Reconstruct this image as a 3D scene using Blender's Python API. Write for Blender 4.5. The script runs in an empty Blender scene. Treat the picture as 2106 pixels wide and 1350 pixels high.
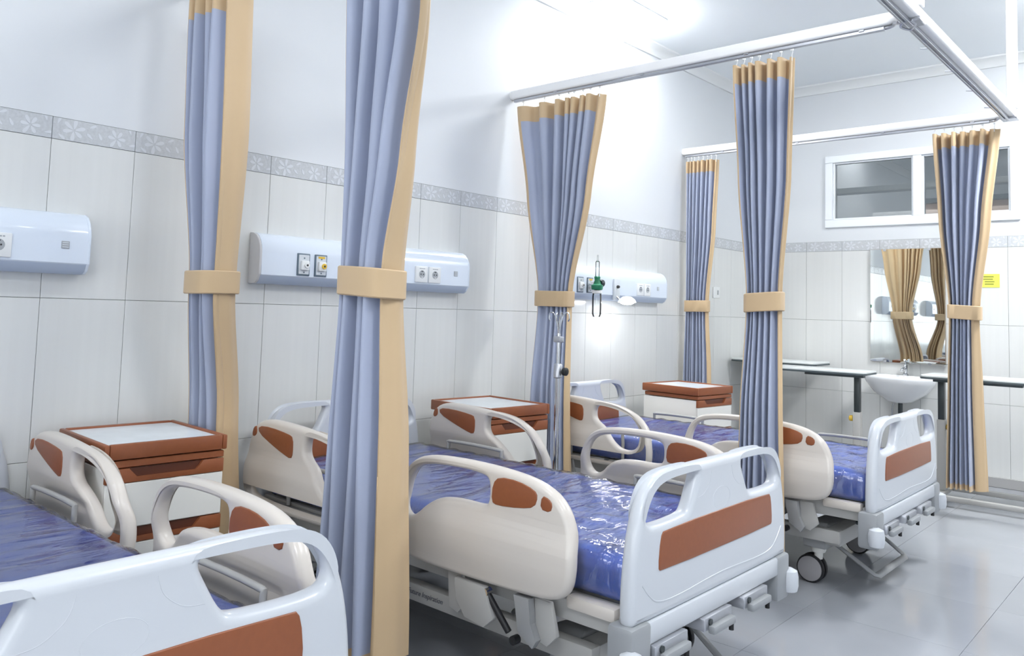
import bpy, bmesh, math, random
from mathutils import Vector, Matrix, noise

# ------------------------------------------------------------------ camera, world, exposure
scene = bpy.context.scene
COL = scene.collection
PI = math.pi

CAM = (3.2886, 0.0, 1.2304)
F_PX, PRINC_Y = 1654.74, 516.8
YAW, PITCH, ROLL = 0.72525, 0.07224, 0.03032
cam_d = bpy.data.cameras.new('camera')
cam = bpy.data.objects.new('camera', cam_d)
COL.objects.link(cam)
fw = Vector((-math.sin(YAW) * math.cos(PITCH), math.cos(YAW) * math.cos(PITCH), math.sin(PITCH)))
rt = Vector((math.cos(YAW), math.sin(YAW), 0))
up = rt.cross(fw)
r2 = rt * math.cos(ROLL) + up * math.sin(ROLL)
u2 = -rt * math.sin(ROLL) + up * math.cos(ROLL)
cam.matrix_world = Matrix(((r2.x, u2.x, -fw.x, CAM[0]), (r2.y, u2.y, -fw.y, CAM[1]),
                           (r2.z, u2.z, -fw.z, CAM[2]), (0, 0, 0, 1)))
cam_d.sensor_width = 36.0
cam_d.lens = F_PX / 2106 * 36.0
cam_d.shift_y = (PRINC_Y - 675) / 2106
cam_d.clip_start = 0.02
scene.camera = cam

world = bpy.data.worlds.new('daylight')
scene.world = world
world.use_nodes = True
wn = world.node_tree.nodes
wn['Background'].inputs['Color'].default_value = (0.92, 0.96, 1.0, 1)
wn['Background'].inputs['Strength'].default_value = 3.5

scene.view_settings.view_transform = 'Standard'
scene.view_settings.look = 'None'
scene.view_settings.exposure = 0.45
scene.view_settings.gamma = 1.0
scene.view_settings.use_curve_mapping = False
scene.cycles.use_denoising = True
scene.cycles.max_bounces = 8
scene.cycles.diffuse_bounces = 5
scene.cycles.sample_clamp_indirect = 6.0
scene.cycles.caustics_reflective = False
scene.cycles.caustics_refractive = False

LAMP_POWER = 46.0      # emission strength of the ceiling lamps

# ------------------------------------------------------------------ materials
def srgb(r, g, b):
    f = lambda c: c / 12.92 if c <= 0.04045 else ((c + 0.055) / 1.055) ** 2.4
    return (f(r / 255), f(g / 255), f(b / 255), 1)

def mat(name, col, rough=0.5, metal=0.0, coat=0.0, spec=0.5, sheen=0.0, trans=0.0, emit=None, estr=0.0, coat_rough=0.05):
    m = bpy.data.materials.new(name)
    m.use_nodes = True
    b = m.node_tree.nodes['Principled BSDF']
    b.inputs['Base Color'].default_value = col
    b.inputs['Roughness'].default_value = rough
    b.inputs['Metallic'].default_value = metal
    b.inputs['Coat Weight'].default_value = coat
    b.inputs['Coat Roughness'].default_value = coat_rough
    b.inputs['Specular IOR Level'].default_value = spec
    b.inputs['Sheen Weight'].default_value = sheen
    b.inputs['Transmission Weight'].default_value = trans
    if emit:
        b.inputs['Emission Color'].default_value = emit
        b.inputs['Emission Strength'].default_value = estr
    return m

def vary(m, scale, amount, stretch=(1, 1, 1), detail=3.0, kind='noise', object_random=0.0):
    """multiply the base colour by a soft noise"""
    nt = m.node_tree
    b = nt.nodes['Principled BSDF']
    base = b.inputs['Base Color'].default_value[:]
    tc = nt.nodes.new('ShaderNodeTexCoord')
    mp = nt.nodes.new('ShaderNodeMapping')
    mp.inputs['Scale'].default_value = stretch
    nz = nt.nodes.new('ShaderNodeTexNoise')
    nz.inputs['Scale'].default_value = scale
    nz.inputs['Detail'].default_value = detail
    rp = nt.nodes.new('ShaderNodeMapRange')
    rp.inputs['From Min'].default_value = 0.3
    rp.inputs['From Max'].default_value = 0.7
    rp.inputs['To Min'].default_value = 1 - amount
    rp.inputs['To Max'].default_value = 1 + amount * 0.5
    mx = nt.nodes.new('ShaderNodeVectorMath')
    mx.operation = 'SCALE'
    mx.inputs[0].default_value = base[:3]
    nt.links.new(tc.outputs['Object'], mp.inputs['Vector'])
    nt.links.new(mp.outputs['Vector'], nz.inputs['Vector'])
    nt.links.new(nz.outputs['Fac'], rp.inputs['Value'])
    val = rp.outputs['Result']
    if object_random:
        oi = nt.nodes.new('ShaderNodeObjectInfo')
        r2_ = nt.nodes.new('ShaderNodeMapRange')
        r2_.inputs['To Min'].default_value = 1 - object_random
        r2_.inputs['To Max'].default_value = 1 + object_random
        nt.links.new(oi.outputs['Random'], r2_.inputs['Value'])
        mm = nt.nodes.new('ShaderNodeMath')
        mm.operation = 'MULTIPLY'
        nt.links.new(val, mm.inputs[0])
        nt.links.new(r2_.outputs['Result'], mm.inputs[1])
        val = mm.outputs[0]
    nt.links.new(val, mx.inputs['Scale'])
    nt.links.new(mx.outputs['Vector'], b.inputs['Base Color'])
    return nz, mp

def bump(m, scale, strength, dist=0.002, stretch=(1, 1, 1), detail=4.0):
    nt = m.node_tree
    b = nt.nodes['Principled BSDF']
    tc = nt.nodes.new('ShaderNodeTexCoord')
    mp = nt.nodes.new('ShaderNodeMapping')
    mp.inputs['Scale'].default_value = stretch
    nz = nt.nodes.new('ShaderNodeTexNoise')
    nz.inputs['Scale'].default_value = scale
    nz.inputs['Detail'].default_value = detail
    bp = nt.nodes.new('ShaderNodeBump')
    bp.inputs['Strength'].default_value = strength
    bp.inputs['Distance'].default_value = dist
    nt.links.new(tc.outputs['Object'], mp.inputs['Vector'])
    nt.links.new(mp.outputs['Vector'], nz.inputs['Vector'])
    nt.links.new(nz.outputs['Fac'], bp.inputs['Height'])
    nt.links.new(bp.outputs['Normal'], b.inputs['Normal'])

M = {}
M['paint'] = mat('wall_paint', srgb(218, 221, 224), 0.55)
vary(M['paint'], 1.5, 0.015)
M['ceiling'] = mat('ceiling_paint', srgb(236, 240, 243), 0.7)
M['cornice'] = mat('cornice_paint', srgb(226, 228, 228), 0.6)
M['grout'] = mat('grout', srgb(150, 152, 150), 0.8)
M['tile'] = mat('wall_tile', srgb(220, 221, 219), 0.13, spec=0.45)
vary(M['tile'], 30, 0.022, (1.0, 1.0, 0.03), object_random=0.012)
M['border'] = mat('border_tile', srgb(198, 201, 204), 0.22)
vary(M['border'], 90, 0.10)
M['petal'] = mat('border_petal', srgb(214, 217, 221), 0.10, spec=0.7)
M['floor'] = mat('floor_tile', srgb(160, 163, 169), 0.12, spec=0.5)
vary(M['floor'], 3.0, 0.05, object_random=0.012)
M['floor_grout'] = mat('floor_grout', srgb(151, 154, 160), 0.6)
M['skirting'] = mat('skirting_tile', srgb(168, 167, 166), 0.25)
M['white_frame'] = mat('white_window_frame', srgb(236, 240, 244), 0.35)
M['abs_cool'] = mat('white_abs_board', srgb(201, 205, 211), 0.28, coat=0.25)
M['abs_warm'] = mat('warm_abs_rail', srgb(208, 201, 193), 0.30, coat=0.2)  # slightly warmer white than the boards
M['brown'] = mat('brown_panel', srgb(140, 80, 48), 0.38)
vary(M['brown'], 60, 0.05)
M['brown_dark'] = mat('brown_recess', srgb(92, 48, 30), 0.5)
M['steel_white'] = mat('white_powder_coat', srgb(172, 171, 168), 0.4)
M['steel_grey'] = mat('grey_powder_coat', srgb(150, 151, 152), 0.42)
M['bumper'] = mat('grey_bumper_plastic', srgb(150, 153, 156), 0.4)
M['black'] = mat('black_rubber', srgb(26, 27, 30), 0.5)
M['dark_steel'] = mat('dark_steel', srgb(70, 76, 78), 0.35, metal=0.6)
M['wheel_grey'] = mat('grey_wheel_cover', srgb(150, 148, 150), 0.45)
M['chrome'] = mat('chrome', srgb(210, 212, 215), 0.12, metal=1.0)
M['alu'] = mat('brushed_aluminium', srgb(190, 192, 198), 0.32, metal=0.85)
M['pipe'] = mat('white_track_pipe', srgb(242, 242, 242), 0.35)
M['blue'] = mat('blue_curtain_cloth', srgb(161, 169, 191), 0.55, sheen=0.25)
bump(M['blue'], 400, 0.08, 0.0006)
M['khaki'] = mat('khaki_curtain_cloth', srgb(200, 173, 136), 0.6, sheen=0.2)
bump(M['khaki'], 400, 0.08, 0.0006)
M['mattress'] = mat('blue_mattress', srgb(36, 98, 226), 0.5)
vary(M['mattress'], 6, 0.10)
M['cab_white'] = mat('white_cabinet_abs', srgb(226, 225, 220), 0.38)
M['tray'] = mat('pale_tray_inset', srgb(228, 234, 238), 0.22)
vary(M['tray'], 12, 0.05)
M['console'] = mat('white_blue_console', srgb(222, 231, 243), 0.25, coat=0.3)
M['console_low'] = mat('console_lower_strip', srgb(186, 198, 216), 0.35)
M['console_end'] = mat('console_end_cap', srgb(205, 204, 205), 0.45)
M['socket'] = mat('socket_white', srgb(234, 236, 236), 0.3)
M['socket_grey'] = mat('socket_grey', srgb(168, 172, 176), 0.4)
M['slate'] = mat('slate_outlet_frame', srgb(96, 112, 126), 0.4)
M['outlet_plate'] = mat('outlet_plate', srgb(212, 217, 222), 0.35)
M['yellow'] = mat('yellow_outlet', srgb(226, 186, 60), 0.4)
M['green'] = mat('green_knob', srgb(24, 120, 84), 0.35)
M['sign'] = mat('yellow_notice', srgb(226, 230, 96), 0.5)
M['sign_ink'] = mat('notice_print', srgb(140, 146, 60), 0.6)
M['print'] = mat('grey_print', srgb(86, 88, 98), 0.6)
M['porcelain'] = mat('porcelain', srgb(238, 240, 242), 0.10, coat=0.4)
M['mirror'] = mat('mirror_glass', srgb(225, 230, 228), 0.015, metal=1.0)
M['mirror_edge'] = mat('mirror_edge', srgb(150, 138, 122), 0.4)
M['table_top'] = mat('white_laminate', srgb(230, 234, 233), 0.25)
M['table_edge'] = mat('dark_table_edge', srgb(74, 84, 88), 0.4)
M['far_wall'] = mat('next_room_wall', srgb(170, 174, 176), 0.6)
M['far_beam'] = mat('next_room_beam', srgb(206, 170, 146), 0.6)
M['diffuser'] = mat('lamp_diffuser', (1, 1, 1, 1), 0.4, emit=(0.965, 0.985, 1.0, 1), estr=LAMP_POWER)
M['fill_aisle'] = mat('aisle_fill_diffuser', (1, 1, 1, 1), 0.4, emit=(0.965, 0.985, 1.0, 1), estr=34.0)
M['fill_far'] = mat('far_aisle_fill_diffuser', (1, 1, 1, 1), 0.4, emit=(0.965, 0.985, 1.0, 1), estr=62.0)
M['diffuser_bed'] = mat('bed_lamp_diffuser', (1, 1, 1, 1), 0.4, emit=(0.965, 0.985, 1.0, 1), estr=13.0)
M['fill_next_room'] = mat('next_room_fill_diffuser', (1, 1, 1, 1), 0.4, emit=(0.965, 0.985, 1.0, 1), estr=30.0)
M['bulb'] = mat('reading_lamp_glow', (1, 1, 1, 1), 0.4, emit=(0.97, 0.985, 1.0, 1), estr=55.0)
M['dark_hole'] = mat('dark_hole', srgb(60, 60, 62), 0.7)

def glass_mat(name, tint=(1, 1, 1, 1), refl=0.12, rough=0.02):
    m = bpy.data.materials.new(name)
    m.use_nodes = True
    nt = m.node_tree
    nt.nodes.clear()
    out = nt.nodes.new('ShaderNodeOutputMaterial')
    mix = nt.nodes.new('ShaderNodeMixShader')
    tr = nt.nodes.new('ShaderNodeBsdfTransparent')
    tr.inputs['Color'].default_value = tint
    gl = nt.nodes.new('ShaderNodeBsdfGlossy')
    gl.inputs['Roughness'].default_value = rough
    fr = nt.nodes.new('ShaderNodeFresnel')
    fr.inputs['IOR'].default_value = 1.5
    ad = nt.nodes.new('ShaderNodeMath')
    ad.operation = 'ADD'
    ad.inputs[1].default_value = refl
    ad.use_clamp = True
    nt.links.new(fr.outputs[0], ad.inputs[0])
    nt.links.new(ad.outputs[0], mix.inputs[0])
    nt.links.new(tr.outputs[0], mix.inputs[1])
    nt.links.new(gl.outputs[0], mix.inputs[2])
    nt.links.new(mix.outputs[0], out.inputs[0])
    return m, nt, gl, fr

M['glass'] = glass_mat('window_glass', (0.86, 0.89, 0.9, 1), 0.10)[0]
M['clear'] = glass_mat('clear_plastic', (0.95, 0.97, 0.97, 1), 0.06, 0.05)[0]
# clear film around the mattresses: thin, glossy, crinkled
M['film'], _nt, _gl, _fr = glass_mat('clear_plastic_film', (0.98, 0.985, 0.99, 1), 0.13, 0.07)
_tr = [n for n in _nt.nodes if n.type == 'BSDF_TRANSPARENT'][0]
_mx = [n for n in _nt.nodes if n.type == 'MIX_SHADER'][0]
_df = _nt.nodes.new('ShaderNodeBsdfDiffuse')      # slightly milky film; its white also stands in for reflected haze
_df.inputs['Color'].default_value = (0.86, 0.88, 0.93, 1)
_m2 = _nt.nodes.new('ShaderNodeMixShader')
_m2.inputs[0].default_value = 0.05
_nt.links.new(_tr.outputs[0], _m2.inputs[1])
_nt.links.new(_df.outputs[0], _m2.inputs[2])
_nt.links.new(_m2.outputs[0], _mx.inputs[1])
_tc = _nt.nodes.new('ShaderNodeTexCoord')
_vo = _nt.nodes.new('ShaderNodeTexNoise')
_vo.inputs['Scale'].default_value = 9.0
_vo.inputs['Detail'].default_value = 5.0
_vo.inputs['Distortion'].default_value = 0.6
_bp = _nt.nodes.new('ShaderNodeBump')
_bp.inputs['Strength'].default_value = 0.9
_bp.inputs['Distance'].default_value = 0.012
_mp = _nt.nodes.new('ShaderNodeMapping')
_mp.inputs['Scale'].default_value = (2.0, 0.55, 1.0)
_nt.links.new(_tc.outputs['Object'], _mp.inputs['Vector'])
_nt.links.new(_mp.outputs['Vector'], _vo.inputs['Vector'])
_nt.links.new(_vo.outputs['Fac'], _bp.inputs['Height'])
_nt.links.new(_bp.outputs['Normal'], _gl.inputs['Normal'])

# ------------------------------------------------------------------ mesh helpers
def tag(o, label=None, cat=None, group=None, kind=None):
    if label: o['label'] = label
    if cat: o['category'] = cat
    if group: o['group'] = group
    if kind: o['kind'] = kind
    return o

def empty(name, loc, rz=0.0):
    o = bpy.data.objects.new(name, None)
    COL.objects.link(o)
    o.location = loc
    o.rotation_euler = (0, 0, rz)
    o.empty_display_size = 0.1
    return o

def finish(name, me, material, parent=None, smooth=None, loc=None):
    me.name = name
    if not me.materials:
        me.materials.append(material)
    if smooth is not None:
        me.shade_smooth()
        if smooth < 180:
            me.set_sharp_from_angle(angle=math.radians(smooth))
    o = bpy.data.objects.new(name, me)
    COL.objects.link(o)
    if parent is not None:
        o.parent = parent
    if loc is not None:
        o.location = loc
    return o

def from_bm(name, bm, material, parent=None, smooth=None, loc=None):
    bmesh.ops.recalc_face_normals(bm, faces=bm.faces)
    me = bpy.data.meshes.new(name)
    bm.to_mesh(me)
    bm.free()
    return finish(name, me, material, parent, smooth, loc)

def bm_box(bm, x0, x1, y0, y1, z0, z1, bev=0.0, seg=2):
    r = bmesh.ops.create_cube(bm, size=1.0)
    vs = r['verts']
    for v in vs:
        v.co = Vector(((x0 + x1) / 2 + v.co.x * (x1 - x0), (y0 + y1) / 2 + v.co.y * (y1 - y0), (z0 + z1) / 2 + v.co.z * (z1 - z0)))
    if bev > 0:
        es = list({e for v in vs for e in v.link_edges})
        bmesh.ops.bevel(bm, geom=es, offset=bev, segments=seg, affect='EDGES', profile=0.5)

def box(name, x0, x1, y0, y1, z0, z1, material, parent=None, bev=0.0, seg=2, loc=None):
    bm = bmesh.new()
    bm_box(bm, x0, x1, y0, y1, z0, z1, bev, seg)
    return from_bm(name, bm, material, parent, 40 if bev else None, loc)

def smooth_path(pts, n=6, closed=False):
    P = [Vector(p) for p in pts]
    out = []
    L = len(P)
    rng = range(L) if closed else range(L - 1)
    for i in rng:
        if closed:
            p0, p1, p2, p3 = P[(i - 1) % L], P[i], P[(i + 1) % L], P[(i + 2) % L]
        else:
            p0, p1, p2, p3 = P[max(i - 1, 0)], P[i], P[i + 1], P[min(i + 2, L - 1)]
        for k in range(n):
            t = k / n
            out.append(0.5 * ((2 * p1) + (p2 - p0) * t + (2 * p0 - 5 * p1 + 4 * p2 - p3) * t * t + (3 * p1 - p0 - 3 * p2 + p3) * t ** 3))
    if not closed:
        out.append(P[-1])
    return out

def bm_tube(bm, pts, r, n=8, closed=False, caps=True, ry=None):
    P = [Vector(p) for p in pts]
    L = len(P)
    rings = []
    prev = None
    for i in range(L):
        if closed:
            t = P[(i + 1) % L] - P[(i - 1) % L]
        else:
            t = P[min(i + 1, L - 1)] - P[max(i - 1, 0)]
        t.normalize()
        if prev is None:
            a = Vector((0, 0, 1)) if abs(t.z) < 0.9 else Vector((1, 0, 0))
            a = (a - t * a.dot(t)).normalized()
        else:
            a = (prev - t * prev.dot(t)).normalized()
        prev = a
        b = t.cross(a)
        rr = r[i] if isinstance(r, (list, tuple)) else r
        rb = rr if ry is None else ry
        rings.append([bm.verts.new(P[i] + a * rr * math.cos(2 * PI * k / n) + b * rb * math.sin(2 * PI * k / n)) for k in range(n)])
    for i in range(L if closed else L - 1):
        A, B = rings[i], rings[(i + 1) % L]
        for k in range(n):
            bm.faces.new((A[k], A[(k + 1) % n], B[(k + 1) % n], B[k]))
    if not closed and caps:
        bm.faces.new(rings[0])
        bm.faces.new(rings[-1])

def tube(name, pts, r, material, parent=None, n=8, closed=False, loc=None, ry=None):
    bm = bmesh.new()
    bm_tube(bm, pts, r, n, closed, True, ry)
    return from_bm(name, bm, material, parent, 50, loc)

def bm_lathe(bm, prof, c=(0, 0, 0), axis='Z', n=20):
    rings = []
    for r, h in prof:
        ring = []
        for k in range(n):
            a = 2 * PI * k / n
            u, v = r * math.cos(a), r * math.sin(a)
            p = {'Z': (u, v, h), 'Y': (u, h, v), 'X': (h, u, v)}[axis]
            ring.append(bm.verts.new((p[0] + c[0], p[1] + c[1], p[2] + c[2])))
        rings.append(ring)
    for A, B in zip(rings, rings[1:]):
        for k in range(n):
            bm.faces.new((A[k], A[(k + 1) % n], B[(k + 1) % n], B[k]))
    bm.faces.new(rings[0])
    bm.faces.new(rings[-1])

def lathe(name, prof, material, parent=None, c=(0, 0, 0), axis='Z', n=20, loc=None, smooth=40):
    bm = bmesh.new()
    bm_lathe(bm, prof, c, axis, n)
    return from_bm(name, bm, material, parent, smooth, loc)

def bm_prism(bm, poly, a0, a1, plane='XZ'):
    """extrude a 2D polygon; plane names the two coordinates of poly, the third runs a0..a1"""
    def P(u, v, w):
        return {'XZ': (u, w, v), 'YZ': (w, u, v), 'XY': (u, v, w)}[plane]
    A = [bm.verts.new(P(u, v, a0)) for u, v in poly]
    B = [bm.verts.new(P(u, v, a1)) for u, v in poly]
    n = len(poly)
    bm.faces.new(A)
    bm.faces.new(B[::-1])
    for k in range(n):
        bm.faces.new((A[k], B[k], B[(k + 1) % n], A[(k + 1) % n]))

def prism(name, poly, a0, a1, plane, material, parent=None, bev=0.0, smooth=40, loc=None):
    bm = bmesh.new()
    bm_prism(bm, poly, a0, a1, plane)
    if bev:
        bmesh.ops.bevel(bm, geom=list(bm.edges), offset=bev, segments=2, affect='EDGES', profile=0.5)
    return from_bm(name, bm, material, parent, smooth, loc)

def chaikin(pts, it=2):
    for _ in range(it):
        out = []
        n = len(pts)
        for i in range(n):
            (x0, y0), (x1, y1) = pts[i], pts[(i + 1) % n]
            out += [(0.75 * x0 + 0.25 * x1, 0.75 * y0 + 0.25 * y1), (0.25 * x0 + 0.75 * x1, 0.25 * y0 + 0.75 * y1)]
        pts = out
    return pts

def plate_mesh(outer, holes, th, bev, it=2, res=3):
    """rounded plate with holes, lying in local XY, thickness along Z"""
    cu = bpy.data.curves.new('tmp', 'CURVE')
    cu.dimensions = '2D'
    cu.fill_mode = 'BOTH'
    cu.extrude = max(th / 2 - bev, 0.0005)
    cu.bevel_depth = bev
    cu.bevel_resolution = res
    cu.offset = -bev
    for pl in [outer] + list(holes):
        pl = chaikin(pl, it)
        sp = cu.splines.new('POLY')
        sp.points.add(len(pl) - 1)
        for p, (x, y) in zip(sp.points, pl):
            p.co = (x, y, 0, 1)
        sp.use_cyclic_u = True
    ob = bpy.data.objects.new('tmp', cu)
    COL.objects.link(ob)
    dg = bpy.context.evaluated_depsgraph_get()
    dg.update()
    me = bpy.data.meshes.new_from_object(ob.evaluated_get(dg))
    bpy.data.objects.remove(ob)
    bpy.data.curves.remove(cu)
    me.materials.clear()
    return me

def plate(name, outer, holes, th, bev, plane, at, material, parent=None, it=2, cuts=None, warp=None, smooth=45):
    """plane XZ: outer = (x,z), thickness along y around `at`; plane YZ: outer = (y,z), thickness along x"""
    me = plate_mesh(outer, holes, th, bev, it)
    bm = bmesh.new()
    bm.from_mesh(me)
    bpy.data.meshes.remove(me)
    bmesh.ops.remove_doubles(bm, verts=bm.verts, dist=0.00005)
    if cuts:
        for ax, vals in cuts.items():
            no = (1, 0, 0) if ax == 0 else (0, 1, 0)
            for c in vals:
                co = (c, 0, 0) if ax == 0 else (0, c, 0)
                bmesh.ops.bisect_plane(bm, geom=bm.verts[:] + bm.edges[:] + bm.faces[:], plane_co=co, plane_no=no)
    for v in bm.verts:
        u, w, t = v.co
        d = warp(u, w) if warp else 0.0
        v.co = (u, at + t + d, w) if plane == 'XZ' else (at + t + d, u, w)
    return from_bm(name, bm, material, parent, smooth)

def frange(a, b, n):
    return [a + (b - a) * i / (n - 1) for i in range(n)]

def copy_tree(o, parent=None):
    c = o.copy()
    COL.objects.link(c)
    c.parent = parent
    for ch in list(o.children):
        copy_tree(ch, c)
    return c

# ------------------------------------------------------------------ the room
ROOM_X, Y_BACK, Y_NEAR, H = 6.2, 7.09, -3.0, 3.31
TILE_W, TILE_H = 0.31, 0.60
Z_ROWS = [(0.02, 0.62), (0.62, 1.22), (1.22, 1.82)]
B0, B1 = 1.82, 1.905
TH = 0.008     # tile proud of the wall bed

floor = tag(box('floor', -0.2, ROOM_X, Y_NEAR - 0.2, Y_BACK + 0.2, -0.12, -0.006, M['floor_grout']), 'glossy pale grey tiled floor of the ward', kind='structure')
fm = None
FT = 0.60
for i in range(-1, 11):
    for j in range(-6, 13):
        x0, y0 = 0.12 + i * FT, -0.11 + j * FT
        x1, y1 = min(x0 + FT, ROOM_X), min(y0 + FT, Y_BACK)
        xa, ya = max(x0, 0.0), max(y0, Y_NEAR)
        if x1 - xa < 0.02 or y1 - ya < 0.02: continue
        whole = x1 - xa > FT - 0.01 and y1 - ya > FT - 0.01
        if whole and fm is not None:
            o = bpy.data.objects.new('floor_tile', fm)
            COL.objects.link(o)
            o.location = (x0, y0, 0)
            o.parent = floor
        else:
            o = box('floor_tile', xa - x0 + 0.0006, x1 - x0 - 0.0006, ya - y0 + 0.0006, y1 - y0 - 0.0006, -0.006, 0.0, M['floor'], floor, 0.0004, 1, (x0, y0, 0))
            if whole: fm = o.data

ceiling = tag(box('ceiling', -0.2, ROOM_X + 0.2, Y_NEAR - 0.2, Y_BACK + 0.2, H, H + 0.12, M['ceiling']), 'plain white ceiling', kind='structure')

def wall_parts(name, label, boxes, material):
    bm = bmesh.new()
    for b in boxes: bm_box(bm, *b)
    return tag(from_bm(name, bm, material), label, kind='structure')

wall_left = wall_parts('wall_left', 'long white wall behind the bed heads, tiled in its lower half',
                       [(-0.2, -TH, Y_NEAR, Y_BACK + 0.2, -0.1, B1), (-0.2, 0.0, Y_NEAR, Y_BACK + 0.2, B1, H)], M['paint'])
wall_left.data.materials.clear(); wall_left.data.materials.append(M['paint']); wall_left.data.materials.append(M['grout'])
for p in wall_left.data.polygons:
    if max(wall_left.data.vertices[v].co.z for v in p.vertices) < B1 + 0.001: p.material_index = 1
# window opening in the back wall
WX0, WX1, WZ0, WZ1 = 0.70, 2.13, 2.045, 2.64
wall_back = wall_parts('wall_back', 'far white end wall with tiled lower half and a high window',
                       [(0.0, ROOM_X + .2, Y_BACK + TH, Y_BACK + 0.16, -0.1, B1), (0.0, ROOM_X + .2, Y_BACK, Y_BACK + 0.16, B1, WZ0),
                        (0.0, WX0, Y_BACK, Y_BACK + 0.16, WZ0, WZ1), (WX1, ROOM_X + .2, Y_BACK, Y_BACK + 0.16, WZ0, WZ1),
                        (0.0, ROOM_X + .2, Y_BACK, Y_BACK + 0.16, WZ1, H)], M['paint'])
wall_back.data.materials.append(M['grout'])
for p in wall_back.data.polygons:
    if max(wall_back.data.vertices[v].co.z for v in p.vertices) < B1 + 0.001: p.material_index = 1
# wall behind the camera with two wide windows, and the opposite long wall
N0, N1 = 0.75, 2.35
wall_near = wall_parts('wall_near', 'white end wall behind the camera with wide windows',
                       [(-0.2, 0.5, Y_NEAR - .2, Y_NEAR, -0.1, H), (2.7, 3.3, Y_NEAR - .2, Y_NEAR, -0.1, H), (5.5, ROOM_X + .2, Y_NEAR - .2, Y_NEAR, -0.1, H),
                        (0.5, 2.7, Y_NEAR - .2, Y_NEAR, -0.1, N0), (0.5, 2.7, Y_NEAR - .2, Y_NEAR, N1, H),
                        (3.3, 5.5, Y_NEAR - .2, Y_NEAR, -0.1, N0), (3.3, 5.5, Y_NEAR - .2, Y_NEAR, N1, H)], M['paint'])
wall_right = wall_parts('wall_right', 'white long wall opposite the beds', [(ROOM_X, ROOM_X + .2, Y_NEAR, Y_BACK + .2, -0.1, H)], M['paint'])
wi = 2
def plain_window(n, plane, a0, a1, at):
    w = tag(empty('window_%d' % n, (at, (a0 + a1) / 2, N0) if plane == 'X' else ((a0 + a1) / 2, at, N0)), 'white framed ward window letting in daylight', kind='structure')
    hw, hh = (a1 - a0) / 2, N1 - N0
    for s in (-hw, -0.025, hw - 0.05):
        b = (-0.03, 0.03, s, s + 0.05, 0, hh) if plane == 'X' else (s, s + 0.05, -0.03, 0.03, 0, hh)
        box('frame_upright', *b, M['white_frame'], w)
    for z in (0, hh - 0.05):
        b = (-0.03, 0.03, -hw, hw, z, z + 0.05) if plane == 'X' else (-hw, hw, -0.03, 0.03, z, z + 0.05)
        box('frame_rail', *b, M['white_frame'], w)
for a, b in ((0.5, 2.7), (3.3, 5.5)):
    plain_window(wi, 'Y', a, b, Y_NEAR - 0.1); wi += 1

# ---- wall tiles, one object each
def tile_obj(name, mesh, loc, parent, rz=0.0):
    o = bpy.data.objects.new(name, mesh)
    COL.objects.link(o)
    o.parent = parent
    o.location = loc
    o.rotation_euler = (0, 0, rz)
    return o

_tile_cache = {}
def tile_mesh(w, h, kind):
    key = (round(w, 3), round(h, 3), kind)
    if key not in _tile_cache:
        bm = bmesh.new()
        bm_box(bm, -TH, 0.0, 0.0009, w - 0.0009, 0.0009, h - 0.0009, 0.0011, 1)
        bmesh.ops.recalc_face_normals(bm, faces=bm.faces)
        me = bpy.data.meshes.new(kind)
        bm.to_mesh(me); bm.free()
        me.materials.append(M['border'] if kind == 'border_tile' else M['tile'])
        _tile_cache[key] = me
    return _tile_cache[key]

def flower_mesh(w):
    """raised petals of one border tile: two flowers and loose leaves, front face looking +X"""
    bm = bmesh.new()
    rnd = random.Random(5)
    def petal(y, z, ang, ln, wd):
        n = 10
        c, s = math.cos(ang), math.sin(ang)
        top, bot = [], []
        for k in range(n):
            t = 2 * PI * k / n
            u, v = ln * 0.5 * (1 + math.cos(t)), wd * 0.5 * math.sin(t) * (0.75 + 0.35 * math.cos(t))
            yy, zz = y + u * c - v * s, z + u * s + v * c
            yy = min(max(yy, 0.003), w - 0.003); zz = min(max(zz, 0.003), 0.082)
            top.append(bm.verts.new((0.0011, yy, zz))); bot.append(bm.verts.new((-0.0008, yy, zz)))
        try:
            bm.faces.new(top)
            for k in range(n): bm.faces.new((bot[k], bot[(k + 1) % n], top[(k + 1) % n], top[k]))
        except ValueError: pass
    for cy, cz, a0, big in ((0.075, 0.043, 0.3, 1.0), (0.235, 0.038, 1.0, 0.9)):
        for k in range(6):
            petal(cy + 0.004 * math.cos(a0 + k * PI / 3), cz + 0.004 * math.sin(a0 + k * PI / 3), a0 + k * PI / 3 + rnd.uniform(-.12, .12), 0.040 * big * rnd.uniform(.8, 1.05), 0.019 * big)
    for y, z, a in ((0.016, 0.06, 1.2), (0.13, 0.062, 0.5), (0.145, 0.02, 2.4), (0.165, 0.05, -1.1), (0.29, 0.065, 1.9), (0.282, 0.018, 0.2), (0.02, 0.022, -0.6)):
        petal(y, z, a, 0.030, 0.013)
    bmesh.ops.recalc_face_normals(bm, faces=bm.faces)
    me = bpy.data.meshes.new('flower_relief')
    bm.to_mesh(me); bm.free()
    me.materials.append(M['petal'])
    return me
FLOWER = flower_mesh(TILE_W)

def tile_wall(parent, start, end, place, rz, first_joint):
    """place(s) gives the location of a tile whose run starts at s"""
    k0 = math.floor((start - first_joint) / TILE_W)
    s = first_joint + k0 * TILE_W
    while s < end - 0.004:
        a, b = max(s, start), min(s + TILE_W, end)
        w = b - a
        if w > 0.01:
            for z0, z1 in Z_ROWS:
                tile_obj('wall_tile', tile_mesh(w, z1 - z0, 'wall_tile'), place(a, b, z0), parent, rz)
            t = tile_obj('border_tile', tile_mesh(w, B1 - B0, 'border_tile'), place(a, b, B0), parent, rz)
            if w > TILE_W - 0.01:
                f = bpy.data.objects.new('flower_relief', FLOWER)
                COL.objects.link(f); f.parent = t
        s += TILE_W
tile_wall(wall_left, Y_NEAR, Y_BACK, lambda a, b, z: (0.0, a, z), 0.0, 1.082)
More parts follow.
